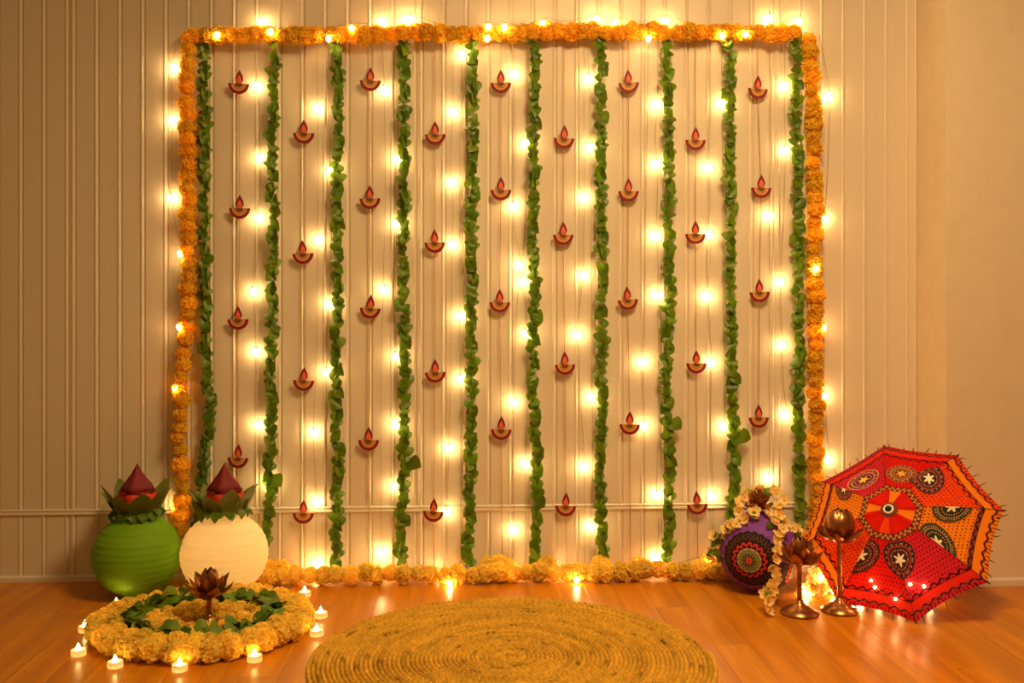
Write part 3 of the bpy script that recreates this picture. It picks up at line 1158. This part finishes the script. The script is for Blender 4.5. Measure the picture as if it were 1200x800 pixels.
NV, NF = 110, 72
for k in range(8):
    vs, cs, fs = [], [], []
    for i in range(NV + 1):
        v = .05 + .95 * i / NV
        for j in range(NF + 1):
            f = min(j / NF, .9999)
            p = canopy(k + f, v)
            vs.append(p - ubase)
            cs.append(pan_col(k, j / NF, v))
    for i in range(NV):
        for j in range(NF):
            a = i * (NF + 1) + j
            fs.append((a, a + 1, a + NF + 2, a + NF + 1))
    inst('canopy_panel', colour_mesh('canopy_panel', vs, fs, cs, M['cloth_print']), um)
    # rib under each seam with a dark seam tape and tip
    MB().tube([canopy(k, .06 + .94 * q_ / 14, -.004) for q_ in range(15)], .0016, 5).build('rib', M['steel'], um)
    MB().tube([canopy(k, .40 + .6 * q_ / 10, .0006) for q_ in range(11)], .0010, 4).build('seam', M['fringe'], um)
    tipo = canopy(k, 1.0)
    MB().tube([canopy(k, .985), tipo, tipo + (tipo - canopy(k, .96)) * .5], [.0028, .0026, .0012], 6).build('rib_tip', M['black'], um)
    # strut from the runner
    run = UC + un * (UH - .16)
    MB().tube([run + un * .0, canopy(k, .52, -.006)], .0013, 5).build('strut', M['steel'], um)
    for q_ in range(6):
        f = (q_ + .6 + random.uniform(-.2, .2)) / 6.2
        p = canopy(k + f, 1.0)
        out = (p - UC).normalized()
        mid = p + out * .006
        MB().tube([p - out * .004, mid, mid + out * .010 + Vector((random.gauss(0, .005), random.gauss(0, .003), random.gauss(0, .005)))], [.0016, .0014, .0006], 4).build('tassel', M['fringe'], um)


def patch_cols(style):
    P = {
        'violet': (lin(236, 170, 120), lin(100, 24, 50), lin(216, 130, 150), lin(100, 24, 50), lin(240, 200, 70)),
        'brown': (lin(190, 100, 70), lin(104, 48, 32), lin(200, 140, 70), lin(120, 60, 40), lin(250, 170, 60)),
        'dark': (lin(120, 40, 50), lin(56, 24, 34), lin(170, 60, 70), lin(70, 24, 34), lin(244, 236, 200)),
        'green': (lin(120, 80, 40), lin(40, 44, 30), lin(150, 120, 70), lin(36, 36, 30), lin(240, 215, 160)),
    }[style]

    def fn(q, a):
        if q > .93:
            return P[0]
        if q > .74:
            return GOLDC if (.80 < q < .87 and math.cos(40 * a) > .55) else P[1]
        if q > .66:
            return P[2]
        if q > .40:
            return GOLDC if (.48 < q < .56 and math.cos(26 * a) > .6) else P[3]
        return P[4] if q < .26 + .10 * math.cos(6 * a) else P[3]
    return fn


def patch(th, v, rad, style, a0=0.0, a1=2 * PI, ell=1.0, nr=26, na=96):
    fn = patch_cols(style)
    vs, cs, fs = [], [], []
    full = abs(a1 - a0 - 2 * PI) < 1e-6
    for i in range(nr + 1):
        q = max(i / nr, .01)
        for k in range(na + 1):
            a = a0 + (a1 - a0) * k / na
            vv = v + q * rad * math.cos(a)
            lt_ = q * rad * ell * math.sin(a)
            vs.append(canopy(th + lt_ / max(vv, .1) / (PI / 4), vv, .0022) - ubase)
            cs.append(fn(q, a))
    for i in range(nr):
        for k in range(na):
            a = i * (na + 1) + k
            fs.append((a, a + 1, a + na + 2, a + na + 1))
    inst('embroidered_patch', colour_mesh('embroidered_patch', vs, fs, cs, M['print_']), um)


patch(7.45, .60, .155, 'violet', ell=1.15)
patch(.42, .54, .150, 'brown')
patch(1.10, .56, .175, 'dark')
patch(2.0, .57, .175, 'green', 0, PI)
patch(3.0, .52, .185, 'green', -PI, 0)
patch(4.0, .49, .165, 'dark')
patch(5.0, .52, .180, 'dark', -PI, 0)
patch(7.0, .62, .13, 'dark', -PI, 0)
patch(6.0, .55, .17, 'brown', 0, PI)
# hub, shaft and handle
ht = UC + un * UH
qrot = un.to_track_quat('Z', 'Y').to_euler()
hl = ht - ubase
inst('hub_patch', MB().lathe([(.040, -.011), (.0405, -.009), (.030, -.002), (.016, .003), (.0005, .004)], 16).mesh('hub_patch', mat('hub_cotton', lin(110, 52, 34), 0.8)), um, hl, qrot, .70)
inst('hub_ring', MB().lathe([(.012, .001), (.0215, .001), (.022, .003), (.020, .005), (.013, .005), (.012, .001)], 28).mesh('hub_ring', M['white']), um, hl, qrot, .70)
inst('ferrule', MB().lathe([(.014, .001), (.0145, .006), (.012, .012), (.008, .018), (.0005, .020)], 20).mesh('ferrule', M['black']), um, hl, qrot, .70)
SL = (ht.z - .012) / un.z
MB().tube([ht - un * .004, ht - un * (SL - .09)], .0045, 8).build('shaft', M['steel'], um)
MB().tube([ht - un * (SL - .10), ht - un * (SL - .08), ht - un * (SL - .01), ht - un * SL], [.007, .010, .010, .007], 12).build('handle', M['bamboo'], um)
MB().tube([UC + un * (UH - .175), UC + un * (UH - .150)], .0075, 10).build('runner', M['black'], um)


# bulbs among the blossoms and inside the umbrella
def loose_lights(label, pos, group='warm fairy light strings on the floor', wire_off=Vector((0, .004, .006)), sc=1.0):
    pos = [Vector(p) for p in pos]
    base = min(pos, key=lambda v: v.z).copy()
    t = thing('fairy_light_string', label, 'string lights', base, group)
    MB().tube(smooth_path([p + wire_off for p in pos], 5), .0007, 4).build('wire', M['wire'], t)
    for p in pos:
        b = inst('bulb', BULB_ME, t, p - base, Euler((random.uniform(.8, 1.6), random.gauss(0, .5), 0)), sc)
        inst('bulb_socket', CAP_ME, b)


loose_lights('warm bulb wire draped over the lower panels of the umbrella',
             [canopy(th, v, .006) for th, v in [(4.62, .74), (4.54, .80), (4.22, .86), (3.92, .72), (3.72, .80)]], sc=.5, wire_off=Vector((0, .002, .003)))
loose_lights('warm bulb wire lying on the floor inside the umbrella',
             [G(1008, 700, .014), G(1030, 699, .014), G(1056, 702, .014), G(1090, 700, .014)])
loose_lights('warm bulb wire tucked into the heaped blossoms behind the lotus holders',
             [W(940, 690, .30), W(945, 697, .31), W(962, 676, .30), W(977, 693, .30)])
